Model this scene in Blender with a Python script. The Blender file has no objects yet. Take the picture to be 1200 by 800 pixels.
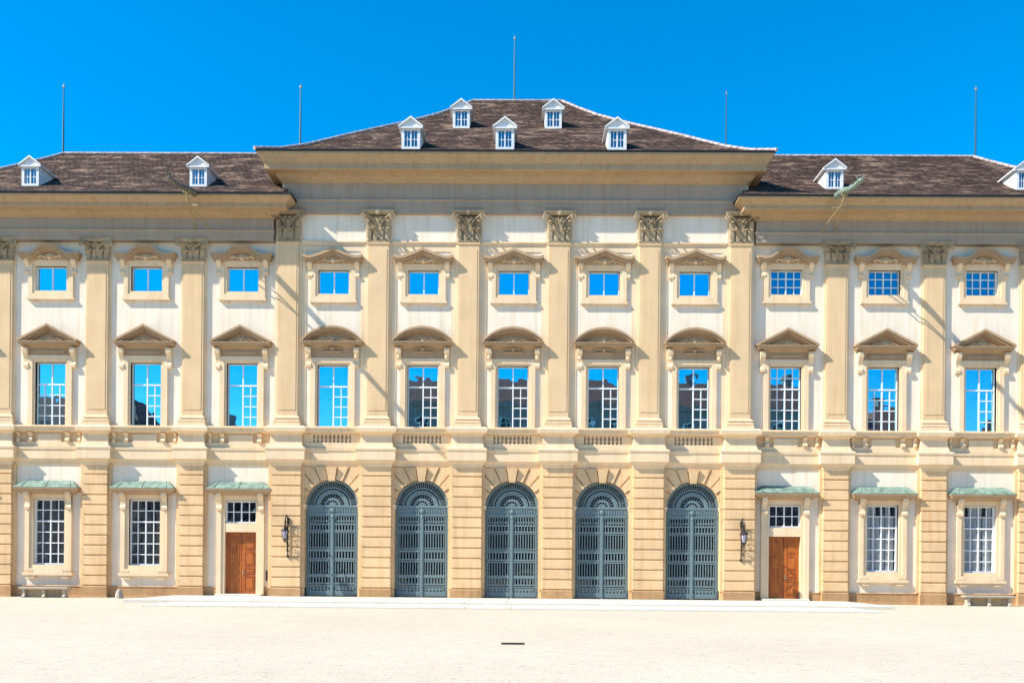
import bpy, math, random
from mathutils import Vector
random.seed(7)
R = math.radians
C = bpy.context.scene.collection
S = 24.0                      # facade pixels per metre
def U(p): return p / S
def V(y): return (701.0 - y) / S

# ------------------------------------------------------------------ mesh builder
class MB:
    def __init__(s): s.v = []; s.f = []
    def box(s, x0, x1, y0, y1, z0, z1):
        n = len(s.v)
        s.v += [(x0,y0,z0),(x1,y0,z0),(x1,y1,z0),(x0,y1,z0),(x0,y0,z1),(x1,y0,z1),(x1,y1,z1),(x0,y1,z1)]
        s.f += [(n,n+1,n+5,n+4),(n+1,n+2,n+6,n+5),(n+2,n+3,n+7,n+6),(n+3,n,n+4,n+7),(n+4,n+5,n+6,n+7),(n+3,n+2,n+1,n)]
        return s
    def rings(s, rs, caps=True):
        """loft a list of rings (equal length lists of points)"""
        n = len(s.v); m = len(rs[0])
        for r in rs: s.v += [tuple(p) for p in r]
        for i in range(len(rs)-1):
            for j in range(m):
                a = n+i*m+j; b = n+i*m+(j+1)%m
                s.f.append((a, b, b+m, a+m))
        if caps:
            s.f.append(tuple(n+j for j in range(m-1,-1,-1)))
            k = n+(len(rs)-1)*m
            s.f.append(tuple(k+j for j in range(m)))
        return s
    def loft(s, x0, x1, yf, yb, prof, el=1.0, er=1.0):
        """stack of rectangles: prof = [(z, out)], mitred at the ends; yf is the front (smaller y)"""
        return s.rings([[(x0-o*el, yf-o, z), (x1+o*er, yf-o, z), (x1+o*er, yb, z), (x0-o*el, yb, z)] for z, o in prof])
    def prism(s, pts, y0, y1):
        """polygon in xz (counter-clockwise seen from -y) pushed from y0 to y1"""
        return s.rings([[(x, y0, z) for x, z in pts], [(x, y1, z) for x, z in pts]])
    def side(s, pts, x0, x1):
        """polygon in yz pushed from x0 to x1"""
        return s.rings([[(x0, y, z) for y, z in pts], [(x1, y, z) for y, z in pts]])
    def quad(s, a, b, c, d):
        n = len(s.v); s.v += [a,b,c,d]; s.f.append((n,n+1,n+2,n+3)); return s
    def tube(s, pts, r, n=6):
        pts = [Vector(p) for p in pts]; m = len(pts)
        if not isinstance(r, (list, tuple)): r = [r]*m
        rs = []; prev = None
        for i, p in enumerate(pts):
            d = (pts[min(i+1,m-1)] - pts[max(i-1,0)]).normalized()
            up = prev if prev is not None else (Vector((0,0,1)) if abs(d.z) < .9 else Vector((0,1,0)))
            a = (up - d*up.dot(d)).normalized(); b = d.cross(a); prev = a
            rs.append([p + (a*math.cos(2*math.pi*k/n) + b*math.sin(2*math.pi*k/n))*r[i] for k in range(n)])
        return s.rings(rs)
    def lathe(s, cx, cy, prof, n=10):
        return s.rings([[(cx+r*math.cos(2*math.pi*k/n), cy+r*math.sin(2*math.pi*k/n), z) for k in range(n)] for z, r in prof])
    def ball(s, c, rx, ry, rz, n=8, m=5):
        rs = []
        for i in range(m+1):
            t = -math.pi/2 + math.pi*i/m; k = max(math.cos(t), .05)
            rs.append([(c[0]+rx*k*math.cos(2*math.pi*j/n), c[1]+ry*k*math.sin(2*math.pi*j/n), c[2]+rz*math.sin(t)) for j in range(n)])
        return s.rings(rs)
    def arcband(s, cx, cz, r0, r1, a0, a1, y0, y1, n=24):
        rs = []
        for i in range(n+1):
            t = a0 + (a1-a0)*i/n; c, q = math.cos(t), math.sin(t)
            rs.append([(cx+r0*c,y0,cz+r0*q),(cx+r1*c,y0,cz+r1*q),(cx+r1*c,y1,cz+r1*q),(cx+r0*c,y1,cz+r0*q)])
        return s.rings(rs)
    def spoke(s, cx, cz, r0, r1, a, w, y0, y1):
        c, q = math.cos(a), math.sin(a); h = w/2
        P = lambda r, o: (cx+r*c-o*q, cz+r*q+o*c)
        return s.prism([P(r0,-h),P(r1,-h),P(r1,h),P(r0,h)], y0, y1)
    def build(s, name, mat, parent=None, loc=(0,0,0), smooth=False):
        me = bpy.data.meshes.new(name); me.from_pydata(s.v, [], s.f); me.materials.append(mat)
        import bmesh
        b = bmesh.new(); b.from_mesh(me); bmesh.ops.recalc_face_normals(b, faces=b.faces)
        if smooth:
            for f in b.faces: f.smooth = True
        b.to_mesh(me); b.free()
        o = bpy.data.objects.new(name, me); C.objects.link(o); o.location = loc
        if parent: o.parent = parent
        return o
def empty(name, loc=(0,0,0), parent=None):
    o = bpy.data.objects.new(name, None); C.objects.link(o); o.location = loc
    if parent: o.parent = parent
    return o
def tag(o, label=None, cat=None, group=None, kind=None):
    if label: o['label'] = label
    if cat: o['category'] = cat
    if group: o['group'] = group
    if kind: o['kind'] = kind
    return o
def copy_tree(o, parent=None, loc=None):
    c = o.copy(); C.objects.link(c); c.parent = parent
    if loc is not None: c.location = loc
    for ch in KIDS.get(o.name, []) or list(o.children): copy_tree(ch, c)
    return c
KIDS = {}

# ------------------------------------------------------------------ materials
def newmat(name):
    m = bpy.data.materials.new(name); m.use_nodes = True
    return m, m.node_tree, m.node_tree.nodes, m.node_tree.links, m.node_tree.nodes['Principled BSDF']
def stone(name, col, var=.10, rough=.85, bump=.25, fine=14, streak=.08, tint=(1.0,.93,.82)):
    """plaster or stone: broad blotches, fine grain and faint rain streaks, all in world space"""
    m, nt, N, L, P = newmat(name)
    g = N.new('ShaderNodeNewGeometry')
    n1 = N.new('ShaderNodeTexNoise'); n1.inputs['Scale'].default_value = .9; n1.inputs['Detail'].default_value = 6
    n2 = N.new('ShaderNodeTexNoise'); n2.inputs['Scale'].default_value = fine; n2.inputs['Detail'].default_value = 5; n2.inputs['Roughness'].default_value = .7
    mp = N.new('ShaderNodeMapping'); mp.inputs['Scale'].default_value = (5, 5, .35)
    n3 = N.new('ShaderNodeTexNoise'); n3.inputs['Scale'].default_value = 1; n3.inputs['Detail'].default_value = 5
    L.new(g.outputs['Position'], n1.inputs['Vector']); L.new(g.outputs['Position'], n2.inputs['Vector'])
    L.new(g.outputs['Position'], mp.inputs['Vector']); L.new(mp.outputs[0], n3.inputs['Vector'])
    def mr(node, lo, hi, a=.3, b=.7):
        r = N.new('ShaderNodeMapRange'); r.inputs['From Min'].default_value = a; r.inputs['From Max'].default_value = b
        r.inputs['To Min'].default_value = lo; r.inputs['To Max'].default_value = hi; L.new(node.outputs['Fac'], r.inputs['Value']); return r
    r1 = mr(n1, 1-var, 1+var*.5); r2 = mr(n2, 1-var*.7, 1+var*.35); r3 = mr(n3, 1, 1-streak, .5, .72)
    a = N.new('ShaderNodeMath'); a.operation = 'MULTIPLY'; L.new(r1.outputs[0], a.inputs[0]); L.new(r2.outputs[0], a.inputs[1])
    b = N.new('ShaderNodeMath'); b.operation = 'MULTIPLY'; L.new(a.outputs[0], b.inputs[0]); L.new(r3.outputs[0], b.inputs[1])
    vm = N.new('ShaderNodeVectorMath'); vm.operation = 'SCALE'; vm.inputs[0].default_value = col; L.new(b.outputs[0], vm.inputs['Scale'])
    mx = N.new('ShaderNodeMix'); mx.data_type = 'RGBA'; mx.blend_type = 'MULTIPLY'
    mx.inputs['B'].default_value = (*tint, 1)
    r4 = mr(n3, 0, .8, .4, .75); L.new(r4.outputs[0], mx.inputs['Factor']); L.new(vm.outputs[0], mx.inputs['A'])
    L.new(mx.outputs['Result'], P.inputs['Base Color']); P.inputs['Roughness'].default_value = rough
    bp = N.new('ShaderNodeBump'); bp.inputs['Strength'].default_value = bump; bp.inputs['Distance'].default_value = .02
    L.new(n2.outputs['Fac'], bp.inputs['Height']); L.new(bp.outputs[0], P.inputs['Normal'])
    return m
def plain(name, col, rough=.5, metal=0.0, var=.15, scale=9):
    m, nt, N, L, P = newmat(name)
    g = N.new('ShaderNodeNewGeometry'); n = N.new('ShaderNodeTexNoise'); n.inputs['Scale'].default_value = scale; n.inputs['Detail'].default_value = 4
    L.new(g.outputs['Position'], n.inputs['Vector'])
    r = N.new('ShaderNodeMapRange'); r.inputs['From Min'].default_value = .3; r.inputs['From Max'].default_value = .7
    r.inputs['To Min'].default_value = 1-var; r.inputs['To Max'].default_value = 1+var*.5; L.new(n.outputs['Fac'], r.inputs['Value'])
    v = N.new('ShaderNodeVectorMath'); v.operation = 'SCALE'; v.inputs[0].default_value = col; L.new(r.outputs[0], v.inputs['Scale'])
    L.new(v.outputs[0], P.inputs['Base Color']); P.inputs['Roughness'].default_value = rough; P.inputs['Metallic'].default_value = metal
    return m
def glass(name, refl, tint=(.8,.86,.92), wob=.03):
    m, nt, N, L, P = newmat(name); N.remove(P); out = N['Material Output']
    g = N.new('ShaderNodeNewGeometry'); n = N.new('ShaderNodeTexNoise'); n.inputs['Scale'].default_value = 1.6; n.inputs['Detail'].default_value = 1
    L.new(g.outputs['Position'], n.inputs['Vector'])
    bp = N.new('ShaderNodeBump'); bp.inputs['Strength'].default_value = 1; bp.inputs['Distance'].default_value = wob; L.new(n.outputs['Fac'], bp.inputs['Height'])
    gl = N.new('ShaderNodeBsdfGlossy'); gl.inputs['Roughness'].default_value = .01; gl.inputs['Color'].default_value = (*tint, 1); L.new(bp.outputs[0], gl.inputs['Normal'])
    tr = N.new('ShaderNodeBsdfTransparent'); tr.inputs['Color'].default_value = (.8,.85,.88,1)
    mx = N.new('ShaderNodeMixShader'); mx.inputs[0].default_value = refl
    L.new(tr.outputs[0], mx.inputs[1]); L.new(gl.outputs[0], mx.inputs[2]); L.new(mx.outputs[0], out.inputs['Surface'])
    return m
def rooftile(name, c1, c2, c3):
    m, nt, N, L, P = newmat(name)
    g = N.new('ShaderNodeNewGeometry'); sp = N.new('ShaderNodeSeparateXYZ'); L.new(g.outputs['Position'], sp.inputs[0])
    a = N.new('ShaderNodeMath'); a.operation = 'ADD'; L.new(sp.outputs['X'], a.inputs[0]); L.new(sp.outputs['Y'], a.inputs[1])
    wn = N.new('ShaderNodeTexNoise'); wn.inputs['Scale'].default_value = .8; wn.inputs['Detail'].default_value = 4; L.new(g.outputs['Position'], wn.inputs['Vector'])
    z = N.new('ShaderNodeMath'); z.operation = 'MULTIPLY_ADD'; L.new(wn.outputs['Fac'], z.inputs[0]); z.inputs[1].default_value = .22; L.new(sp.outputs['Z'], z.inputs[2])
    cb = N.new('ShaderNodeCombineXYZ'); L.new(a.outputs[0], cb.inputs['X']); L.new(z.outputs[0], cb.inputs['Y'])
    br = N.new('ShaderNodeTexBrick'); br.inputs['Scale'].default_value = 1; br.inputs['Brick Width'].default_value = .26; br.inputs['Row Height'].default_value = .17
    br.inputs['Mortar Size'].default_value = .018; br.inputs['Mortar Smooth'].default_value = .3; br.inputs['Color1'].default_value = (*c1,1); br.inputs['Color2'].default_value = (*c2,1); br.inputs['Mortar'].default_value = (.010,.008,.008,1)
    L.new(cb.outputs[0], br.inputs['Vector'])
    n2 = N.new('ShaderNodeTexNoise'); n2.inputs['Scale'].default_value = 1.3; n2.inputs['Detail'].default_value = 8; n2.inputs['Roughness'].default_value = .65
    mp = N.new('ShaderNodeMapping'); mp.inputs['Scale'].default_value = (.7,.7,2.2); L.new(g.outputs['Position'], mp.inputs['Vector']); L.new(mp.outputs[0], n2.inputs['Vector'])
    rr = N.new('ShaderNodeMapRange'); rr.inputs['From Min'].default_value = .5; rr.inputs['From Max'].default_value = .64; rr.inputs['To Max'].default_value = .75; L.new(n2.outputs['Fac'], rr.inputs['Value'])
    mx = N.new('ShaderNodeMix'); mx.data_type = 'RGBA'; L.new(rr.outputs[0], mx.inputs['Factor']); L.new(br.outputs['Color'], mx.inputs['A']); mx.inputs['B'].default_value = (*c3,1)
    sp2 = N.new('ShaderNodeTexNoise'); sp2.inputs['Scale'].default_value = 7; sp2.inputs['Detail'].default_value = 3; L.new(mp.outputs[0], sp2.inputs['Vector'])
    r5 = N.new('ShaderNodeMapRange'); r5.inputs['From Min'].default_value = .35; r5.inputs['From Max'].default_value = .65; r5.inputs['To Min'].default_value = .35; r5.inputs['To Max'].default_value = 1.7; L.new(sp2.outputs['Fac'], r5.inputs['Value'])
    vs = N.new('ShaderNodeVectorMath'); vs.operation = 'SCALE'; L.new(mx.outputs['Result'], vs.inputs[0]); L.new(r5.outputs[0], vs.inputs['Scale'])
    L.new(vs.outputs[0], P.inputs['Base Color']); P.inputs['Roughness'].default_value = .95; P.inputs['Specular IOR Level'].default_value = .15
    bp = N.new('ShaderNodeBump'); bp.inputs['Strength'].default_value = .9; bp.inputs['Distance'].default_value = .05; bp.invert = True
    L.new(br.outputs['Fac'], bp.inputs['Height']); L.new(bp.outputs[0], P.inputs['Normal'])
    return m
def gravel(name):
    m, nt, N, L, P = newmat(name)
    g = N.new('ShaderNodeNewGeometry')
    def noise(sc, d=4, r=.6, vec=None):
        n = N.new('ShaderNodeTexNoise'); n.inputs['Scale'].default_value = sc; n.inputs['Detail'].default_value = d; n.inputs['Roughness'].default_value = r
        L.new(vec or g.outputs['Position'], n.inputs['Vector']); return n
    def rng(n, a, b, lo, hi):
        r = N.new('ShaderNodeMapRange'); r.inputs['From Min'].default_value = a; r.inputs['From Max'].default_value = b; r.inputs['To Min'].default_value = lo; r.inputs['To Max'].default_value = hi
        L.new(n.outputs['Fac'] if 'Fac' in n.outputs else n.outputs[0], r.inputs['Value']); return r
    broad = rng(noise(.12, 5), .35, .65, .94, 1.03)
    mid = rng(noise(1.7, 5), .35, .65, .95, 1.03)
    fine = rng(noise(24, 3), .35, .7, .92, 1.06)
    sp = rng(noise(20, 3, .6), .61, .66, 1, .32)
    sp2 = rng(noise(6, 3, .5), .62, .68, 1, .74)
    cur = broad
    for k in (mid, fine, sp, sp2):
        mm = N.new('ShaderNodeMath'); mm.operation = 'MULTIPLY'; L.new(cur.outputs[0], mm.inputs[0]); L.new(k.outputs[0], mm.inputs[1]); cur = mm
    v = N.new('ShaderNodeVectorMath'); v.operation = 'SCALE'; v.inputs[0].default_value = GRAVEL; L.new(cur.outputs[0], v.inputs['Scale'])
    L.new(v.outputs[0], P.inputs['Base Color']); P.inputs['Roughness'].default_value = .95; P.inputs['Specular IOR Level'].default_value = .1
    bp = N.new('ShaderNodeBump'); bp.inputs['Strength'].default_value = .5; bp.inputs['Distance'].default_value = .012
    nb = noise(45, 2); L.new(nb.outputs['Fac'], bp.inputs['Height']); L.new(bp.outputs[0], P.inputs['Normal'])
    return m
GRAVEL = (.545, .46, .348)
M = dict(
  wall=stone('cream_plaster', (.81,.70,.55), .07, .9, .2, 10, .11),
  pil=stone('tan_stone', (.69,.485,.27), .08, .85, .2, 12, .07),
  backing=stone('pale_tan_stone', (.78,.61,.39), .07),
  rust=stone('ochre_stone', (.73,.495,.265), .14, .9, .35, 9, .10, (1,.9,.76)),
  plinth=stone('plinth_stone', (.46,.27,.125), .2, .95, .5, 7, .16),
  trim=stone('cream_stone', (.76,.575,.36), .08),
  hood=stone('shaded_hood_stone', (.43,.29,.165), .10, .85, .25, 10, .1),  # base colour darkened to carry the shade on soffits and lintels
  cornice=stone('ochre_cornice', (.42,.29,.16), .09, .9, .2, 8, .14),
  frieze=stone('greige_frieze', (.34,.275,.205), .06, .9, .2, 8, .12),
  cap=stone('weathered_stone', (.42,.325,.20), .35, .95, .6, 9, .2),
  white=plain('white_paint', (.80,.79,.76), .5, 0, .04),
  dormer=plain('dormer_paint', (.70,.69,.67), .6, 0, .06),
  gate=plain('grey_blue_iron', (.155,.22,.228), .5, .1, .2, 14),
  gatedark=plain('iron_shadow_tone', (.06,.10,.12), .5, .2),
  wood=None,
  copper=plain('green_copper', (.18,.255,.19), .7, .0, .45, 4),
  copperspout=plain('aged_copper', (.22,.30,.23), .6, .2, .6, 9),
  browncopper=plain('brown_copper', (.15,.14,.10), .7, .2, .6, 9),
  gutter=plain('dark_zinc', (.035,.035,.04), .5, .3),
  iron=plain('dark_iron', (.03,.022,.02), .5, .5),
  gold=plain('bronze_strut', (.38,.30,.16), .5, .5),
  rod=plain('grey_copper_rod', (.05,.11,.14), .5, .4),
  roof=rooftile('roof_tiles', (.038,.020,.0125), (.078,.044,.028), (.21,.135,.092)),
  ridge=plain('ridge_caps', (.45,.36,.33), .8, 0, .5, 5),
  glass=glass('mirror_glass', .85, (.30,.74,.92), .0025),
  glassg=glass('clear_glass', .20, (.8,.86,.92), .01),
  curtain=plain('curtain', (.8,.78,.74), .9, 0, .05),
  net=plain('grey_net', (.22,.20,.17), .9, 0, .4, 3),
  bench=stone('bench_stone', (.44,.39,.31), .12, .9, .3, 9, .05),
  slab=stone('paving_stone', (.58,.54,.455), .07, .9, .2, 6, 0),
  lampglass=plain('lamp_glass', (.55,.5,.6), .1, 0, .05),
  ground=gravel('gravel'),
  far_wall=stone('town_plaster', (.22,.17,.17), .1),
  far_roof=plain('town_roof_tiles', (.26,.06,.04), .9, 0, .3, 2),
  far_win=plain('town_window_white', (.6,.6,.58), .6),
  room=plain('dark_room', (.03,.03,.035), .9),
)
def woodmat():
    m, nt, N, L, P = newmat('brown_door_wood')
    g = N.new('ShaderNodeNewGeometry'); mp = N.new('ShaderNodeMapping'); mp.inputs['Scale'].default_value = (14,14,1.2); L.new(g.outputs['Position'], mp.inputs['Vector'])
    n = N.new('ShaderNodeTexNoise'); n.inputs['Scale'].default_value = 1; n.inputs['Detail'].default_value = 5; L.new(mp.outputs[0], n.inputs['Vector'])
    cr = N.new('ShaderNodeValToRGB'); cr.color_ramp.elements[0].position = .35; cr.color_ramp.elements[0].color = (.33,.075,.008,1)
    cr.color_ramp.elements[1].position = .7; cr.color_ramp.elements[1].color = (.50,.145,.018,1)
    L.new(n.outputs['Fac'], cr.inputs[0]); L.new(cr.outputs[0], P.inputs['Base Color']); P.inputs['Roughness'].default_value = .45
    return m
M['wood'] = woodmat()

# ------------------------------------------------------------------ camera, light, sky
sc = bpy.context.scene
CAMX, DIST, EYE = .56, 45.83, 1.66
cam = bpy.data.objects.new('camera', bpy.data.cameras.new('camera')); C.objects.link(cam)
cam.data.sensor_width = 36; cam.data.lens = 33; cam.data.clip_end = 3000
cam.data.shift_y = 264/1200; cam.data.shift_x = .0002
cam.location = (CAMX, -DIST, EYE)
from mathutils import Matrix
yaw, roll = .0118, .0088
cam.rotation_euler = (Matrix.Rotation(yaw, 3, 'Z') @ Matrix.Rotation(R(90), 3, 'X') @ Matrix.Rotation(roll, 3, 'Z')).to_euler()
sc.camera = cam
SUN = Vector((-2.6, -1.0, 2.55)).normalized()
sun = bpy.data.objects.new('sun', bpy.data.lights.new('sun', 'SUN')); C.objects.link(sun)
sun.data.energy = 5.0; sun.data.angle = R(.5); sun.data.color = (1.0, .955, .88)
sun.rotation_euler = SUN.to_track_quat('Z', 'Y').to_euler(); sun.location = (-60,-30,60)
w = bpy.data.worlds.new('World'); sc.world = w; w.use_nodes = True
N = w.node_tree.nodes; L = w.node_tree.links; bg = N['Background']
sky = N.new('ShaderNodeTexSky'); sky.sky_type = 'NISHITA'; sky.sun_disc = False
sky.sun_elevation = math.asin(SUN.z); sky.sun_rotation = math.atan2(SUN.x, SUN.y)
sky.air_density = 1.0; sky.dust_density = .2; sky.ozone_density = 3.0; sky.altitude = 200
hs = N.new('ShaderNodeHueSaturation'); hs.inputs['Saturation'].default_value = 1.66; hs.inputs['Hue'].default_value = .495; hs.inputs['Value'].default_value = 1.28
L.new(sky.outputs[0], hs.inputs['Color']); L.new(hs.outputs[0], bg.inputs['Color']); bg.inputs['Strength'].default_value = .112
sc.view_settings.view_transform = 'Standard'; sc.view_settings.look = 'None'; sc.view_settings.gamma = 1
sc.view_settings.exposure = .86

# ------------------------------------------------------------------ ground
g = MB(); g.quad((-500,-500,0),(500,-500,0),(500,500,0),(-500,500,0))
tag(g.build('ground', M['ground']), 'pale cream gravel forecourt', kind='structure')
def slab_step(x0, x1, y0, z0, z1, n):
    b = MB(); dx = (x1-x0)/n
    for i in range(n):
        b.loft(x0+i*dx+.006, x0+(i+1)*dx-.006, y0+.01, -.3, [(z0,0),(z1-.012,0),(z1,-.012)])
    return b
tag(slab_step(-14.3, 14.5, -9.4, -.05, .065, 16).build('pavement', M['slab']), 'low stone step along the forecourt edge', kind='structure')
tag(slab_step(-16.4, 16.2, -6.2, -.05, .145, 18).build('pavement', M['slab']), 'upper pale stone terrace step', kind='structure')
g = MB(); x0, y0 = .36, -26.2+.6
for i in range(7): g.box(x0-.225+i*.066, x0-.225+i*.066+.036, y0-.10, y0+.10, .004, .02)
gr = empty('drain_grate', (0,0,0)); tag(gr, 'small dark metal drain grate in the gravel before the middle gate', 'drain')
g.build('bars', M['iron'], gr)
MB().box(x0-.25,x0+.25,y0-.125,y0-.102,.004,.024).box(x0-.25,x0+.25,y0+.102,y0+.125,.004,.024).box(x0-.25,x0+.25,y0-.102,y0+.102,.002,.0035).build('rim', M['iron'], gr)

# ------------------------------------------------------------------ the palace
YC, YW = -.15, 0.0
palace = empty('palace')
tag(palace, 'long cream and ochre baroque palace with pilasters, five iron arched gates and dark tiled roofs', 'palace')
BAY = 105.4
CP = [-263.5, -158.1, -52.7, 52.7, 158.1, 263.5]      # central pilasters
CW = [-210.8, -105.4, 0, 105.4, 210.8]                # central bays
WP = [376, 489, 602]; WW = [318.5, 432, 545, 649]       # wing pilasters and bays (both sides)
XC, XW = 272, 706
def wall(mb, x0, x1, z0, z1, y, holes, depth):
    xs = sorted({x0, x1, *[h[0] for h in holes], *[h[1] for h in holes]}); zs = sorted({z0, z1, *[h[2] for h in holes], *[h[3] for h in holes]})
    for i in range(len(xs)-1):
        for j in range(len(zs)-1):
            cx, cz = (xs[i]+xs[i+1])/2, (zs[j]+zs[j+1])/2
            if any(h[0] < cx < h[1] and h[2] < cz < h[3] for h in holes): continue
            mb.quad((xs[i],y,zs[j]),(xs[i+1],y,zs[j]),(xs[i+1],y,zs[j+1]),(xs[i],y,zs[j+1]))
    for a, b, c, d in holes:
        e = y+depth
        mb.quad((a,y,c),(a,e,c),(a,e,d),(a,y,d)).quad((b,y,c),(b,e,c),(b,e,d),(b,y,d)).quad((a,y,c),(b,y,c),(b,e,c),(a,e,c)).quad((a,y,d),(b,y,d),(b,e,d),(a,e,d))
    return mb
W1 = (V(499), V(427)); WU = (V(344), V(316)); W1W = (V(499.5), V(425)); WUW = (V(341), V(312)); WG = (V(663), V(585.5))
DOOR = (.15, V(623)); TRAN = (V(612.5), V(586))
hc = []
for x in CW: hc += [(U(x-18), U(x+18), *W1), (U(x-18), U(x+18), *WU)]
mb = wall(MB(), -U(XC), U(XC), 6.5, 21.2, YC, hc, .45)
# sides and back of the central block
for s in (-1, 1): mb.box(*sorted((s*U(XC), s*(U(XC)-.4))), YC+.003, 22, 0, 21.2)
mb.box(-U(XC)+.41, U(XC)-.41, 21.6, 22, 0, 21.2)
mb.build('central_wall', M['wall'], palace)
for s in (-1, 1):
    h = []
    for k, x in enumerate(WW):
        x = s*x
        h += [(U(x-18), U(x+18), *W1W), (U(x-18.5), U(x+18.5), *WUW)]
        if k == 0: h += [(U(x-18.5), U(x+18.5), *DOOR), (U(x-19), U(x+19), *TRAN)]
        else: h.append((U(x-18.5), U(x+18.5), *WG))
    a, b = sorted((s*U(XC), s*U(XW)))
    mb = wall(MB(), a, b, 0, 19.1, YW, h, .4)
    e = s*U(XW); mb.box(*sorted((e, e-s*.4)), YW+.003, 13.5, 0, 19.1); mb.box(a+.41, b-.41, 13.1, 13.5, 0, 19.1)
    mb.build('wing_wall', M['wall'], palace)
# dark rooms behind the glass (a rear wall and floors inside, so the building is not hollow)
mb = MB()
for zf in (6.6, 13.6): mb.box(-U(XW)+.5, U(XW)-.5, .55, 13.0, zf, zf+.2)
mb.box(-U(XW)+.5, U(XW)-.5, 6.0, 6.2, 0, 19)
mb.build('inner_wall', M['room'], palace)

# plinths
def plinth(x0, x1, y, z1=.56):
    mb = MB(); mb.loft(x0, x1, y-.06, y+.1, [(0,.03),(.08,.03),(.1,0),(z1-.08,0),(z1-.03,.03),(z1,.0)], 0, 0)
    return mb
for s in (-1, 1):
    segs = [(272, 318.5-27), (318.5+27, 376-15), (376+15, 489-15), (489+15, 602-15), (602+15, 706)]
    for a, b in segs:
        x0, x1 = sorted((s*U(a), s*U(b)))
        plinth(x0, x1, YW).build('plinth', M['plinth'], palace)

# rusticated piers / ground pilasters
def courses(mb, x0, x1, yf, yb, z0, z1, n, gap=.036):
    mb.box(x0+.03, x1-.03, yf+.06, yb, z0, z1)
    h = (z1-z0)/n
    for i in range(n):
        a, b = z0+i*h, z0+(i+1)*h
        mb.loft(x0, x1, yf, yb-.002, [(a+gap,-.018),(a+gap+.018,0),(b-gap-.018,0),(b-gap,-.018)])
    return mb
def pier(x, hw, y, yf, n=12):
    mb = MB(); courses(mb, -U(hw), U(hw), yf, y+.05, .58, 6.5, n)
    o = mb.build('rusticated_pier', M['rust'], palace, (U(x), 0, 0))
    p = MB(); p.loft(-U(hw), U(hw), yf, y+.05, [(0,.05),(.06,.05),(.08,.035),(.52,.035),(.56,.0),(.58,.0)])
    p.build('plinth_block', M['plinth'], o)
    b = MB(); b.box(-U(hw+3.5), U(hw+3.5)-U(5), yf+.12, y+.04, .58, 6.5) if False else b.box(-U(hw+3.5), U(hw+3.5), yf+(y-yf)*.55, y+.04, .56, 6.5)
    b.build('side_strip', M['rust'], o)
    return o
def pedestal(x, hw, yf, y):
    prof = [(6.44,-.02),(6.5,.03),(6.6,.05),(6.68,.14),(6.74,.2),(6.77,.22),(7.2,.22),(7.24,.25),(7.33,.26),(7.36,.20),(7.40,.10),(7.5,.09),(7.52,.06),(7.62,.05),(7.95,.02),(8.02,.05),(8.08,.16),(8.12,.25),(8.30,.27),(8.34,.2),(8.4,.16)]
    mb = MB(); mb.loft(-U(hw), U(hw), yf, y+.05, prof)
    return mb.build('pedestal', M['hood'] if False else M['trim'], palace, (U(x), 0, 0))

# ---- capital
def leaf(mb, cx, y0, z0, h, w, lean, curl, rot=0.0):
    rows = 9; cols = 4
    n = len(mb.v)
    for i in range(rows+1):
        t = i/rows
        out = lean*t**2 + curl*max(0, t-.72)**1.1*3.0
        z = z0 + h*(math.sin(min(t,.86)/.86*math.pi/2) if t < .86 else 1-.9*(t-.86))
        ww = w*(.75+.35*math.sin(t*math.pi))*(1-.35*t*t)*(1.0 if i % 2 else .76)
        for j in range(cols+1):
            s_ = (j/cols-.5)*2
            lx = s_*ww/2; ly = -out - .025*(1-abs(s_)) - .02*(1 if j % 2 else 0)
            mb.v.append((cx+lx*math.cos(rot)-ly*math.sin(rot)*-1, y0+ly*math.cos(rot)+abs(lx)*math.sin(rot)*0, z))
    for i in range(rows):
        for j in range(cols):
            a = n+i*(cols+1)+j; mb.f.append((a, a+1, a+cols+2, a+cols+1))
def spiral(cx, cz, y, r, turns=1.6, a0=math.pi/2, sgn=1, n=18, push=0):
    return [(cx+sgn*r*(1-i/n*.8)*math.cos(a0-turns*2*math.pi*i/n), y-push*i/n, cz+r*(1-i/n*.8)*math.sin(a0-turns*2*math.pi*i/n)) for i in range(n+1)]
def capital_mesh(hw, yf, yb, z0, z1):
    """hw in metres"""
    mb = MB(); H = z1-z0
    mb.loft(-hw, hw, yf, yb, [(z0,-.0),(z0+.03,.05),(z0+.07,.05),(z0+.09,0),(z0+H*.5,-.03),(z0+H*.8,.0),(z0+H*.86,.06)])
    mb.loft(-hw, hw, yf, yb, [(z1-.14,.20),(z1-.11,.24),(z1-.05,.24),(z1-.02,.29),(z1,.29)])
    for k in (-1, -.34, .34, 1): leaf(mb, k*hw*.86, yf-.02, z0+.09, H*.38, hw*.50, .10, .17)
    for k in (-1, 0, 1): leaf(mb, k*hw*.95, yf-.03, z0+.2, H*.56, hw*.52, .17, .24)
    for s in (-1, 1):
        mb.tube(spiral(s*(hw+.16), z1-.27, yf-.26, .15, 1.5, math.pi/2, s), [.038-.001*i for i in range(19)], 6)
        mb.tube([(s*hw*.15, yf-.06, z0+H*.45),(s*hw*.35, yf-.13, z0+H*.66),(s*hw*.8, yf-.19, z0+H*.8),(s*(hw+.12), yf-.27, z1-.14)], [.025,.035,.04,.04], 6)
        mb.tube(spiral(s*hw*.25, z1-.33, yf-.15, .09, 1.4, math.pi/2, -s), .028, 6)
        mb.ball((s*(hw+.16), yf-.29, z1-.27), .04,.04,.04)
        mb.ball((s*hw*.55, yf-.17, z0+H*.45), .05,.05,.07)
    for k in range(6): mb.ball((.08*math.cos(k*math.pi/3), yf-.28, z1-.1+.08*math.sin(k*math.pi/3)), .045,.03,.045, 6, 4)
    mb.ball((0, yf-.3, z1-.1), .05,.04,.05)
    return mb
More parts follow.
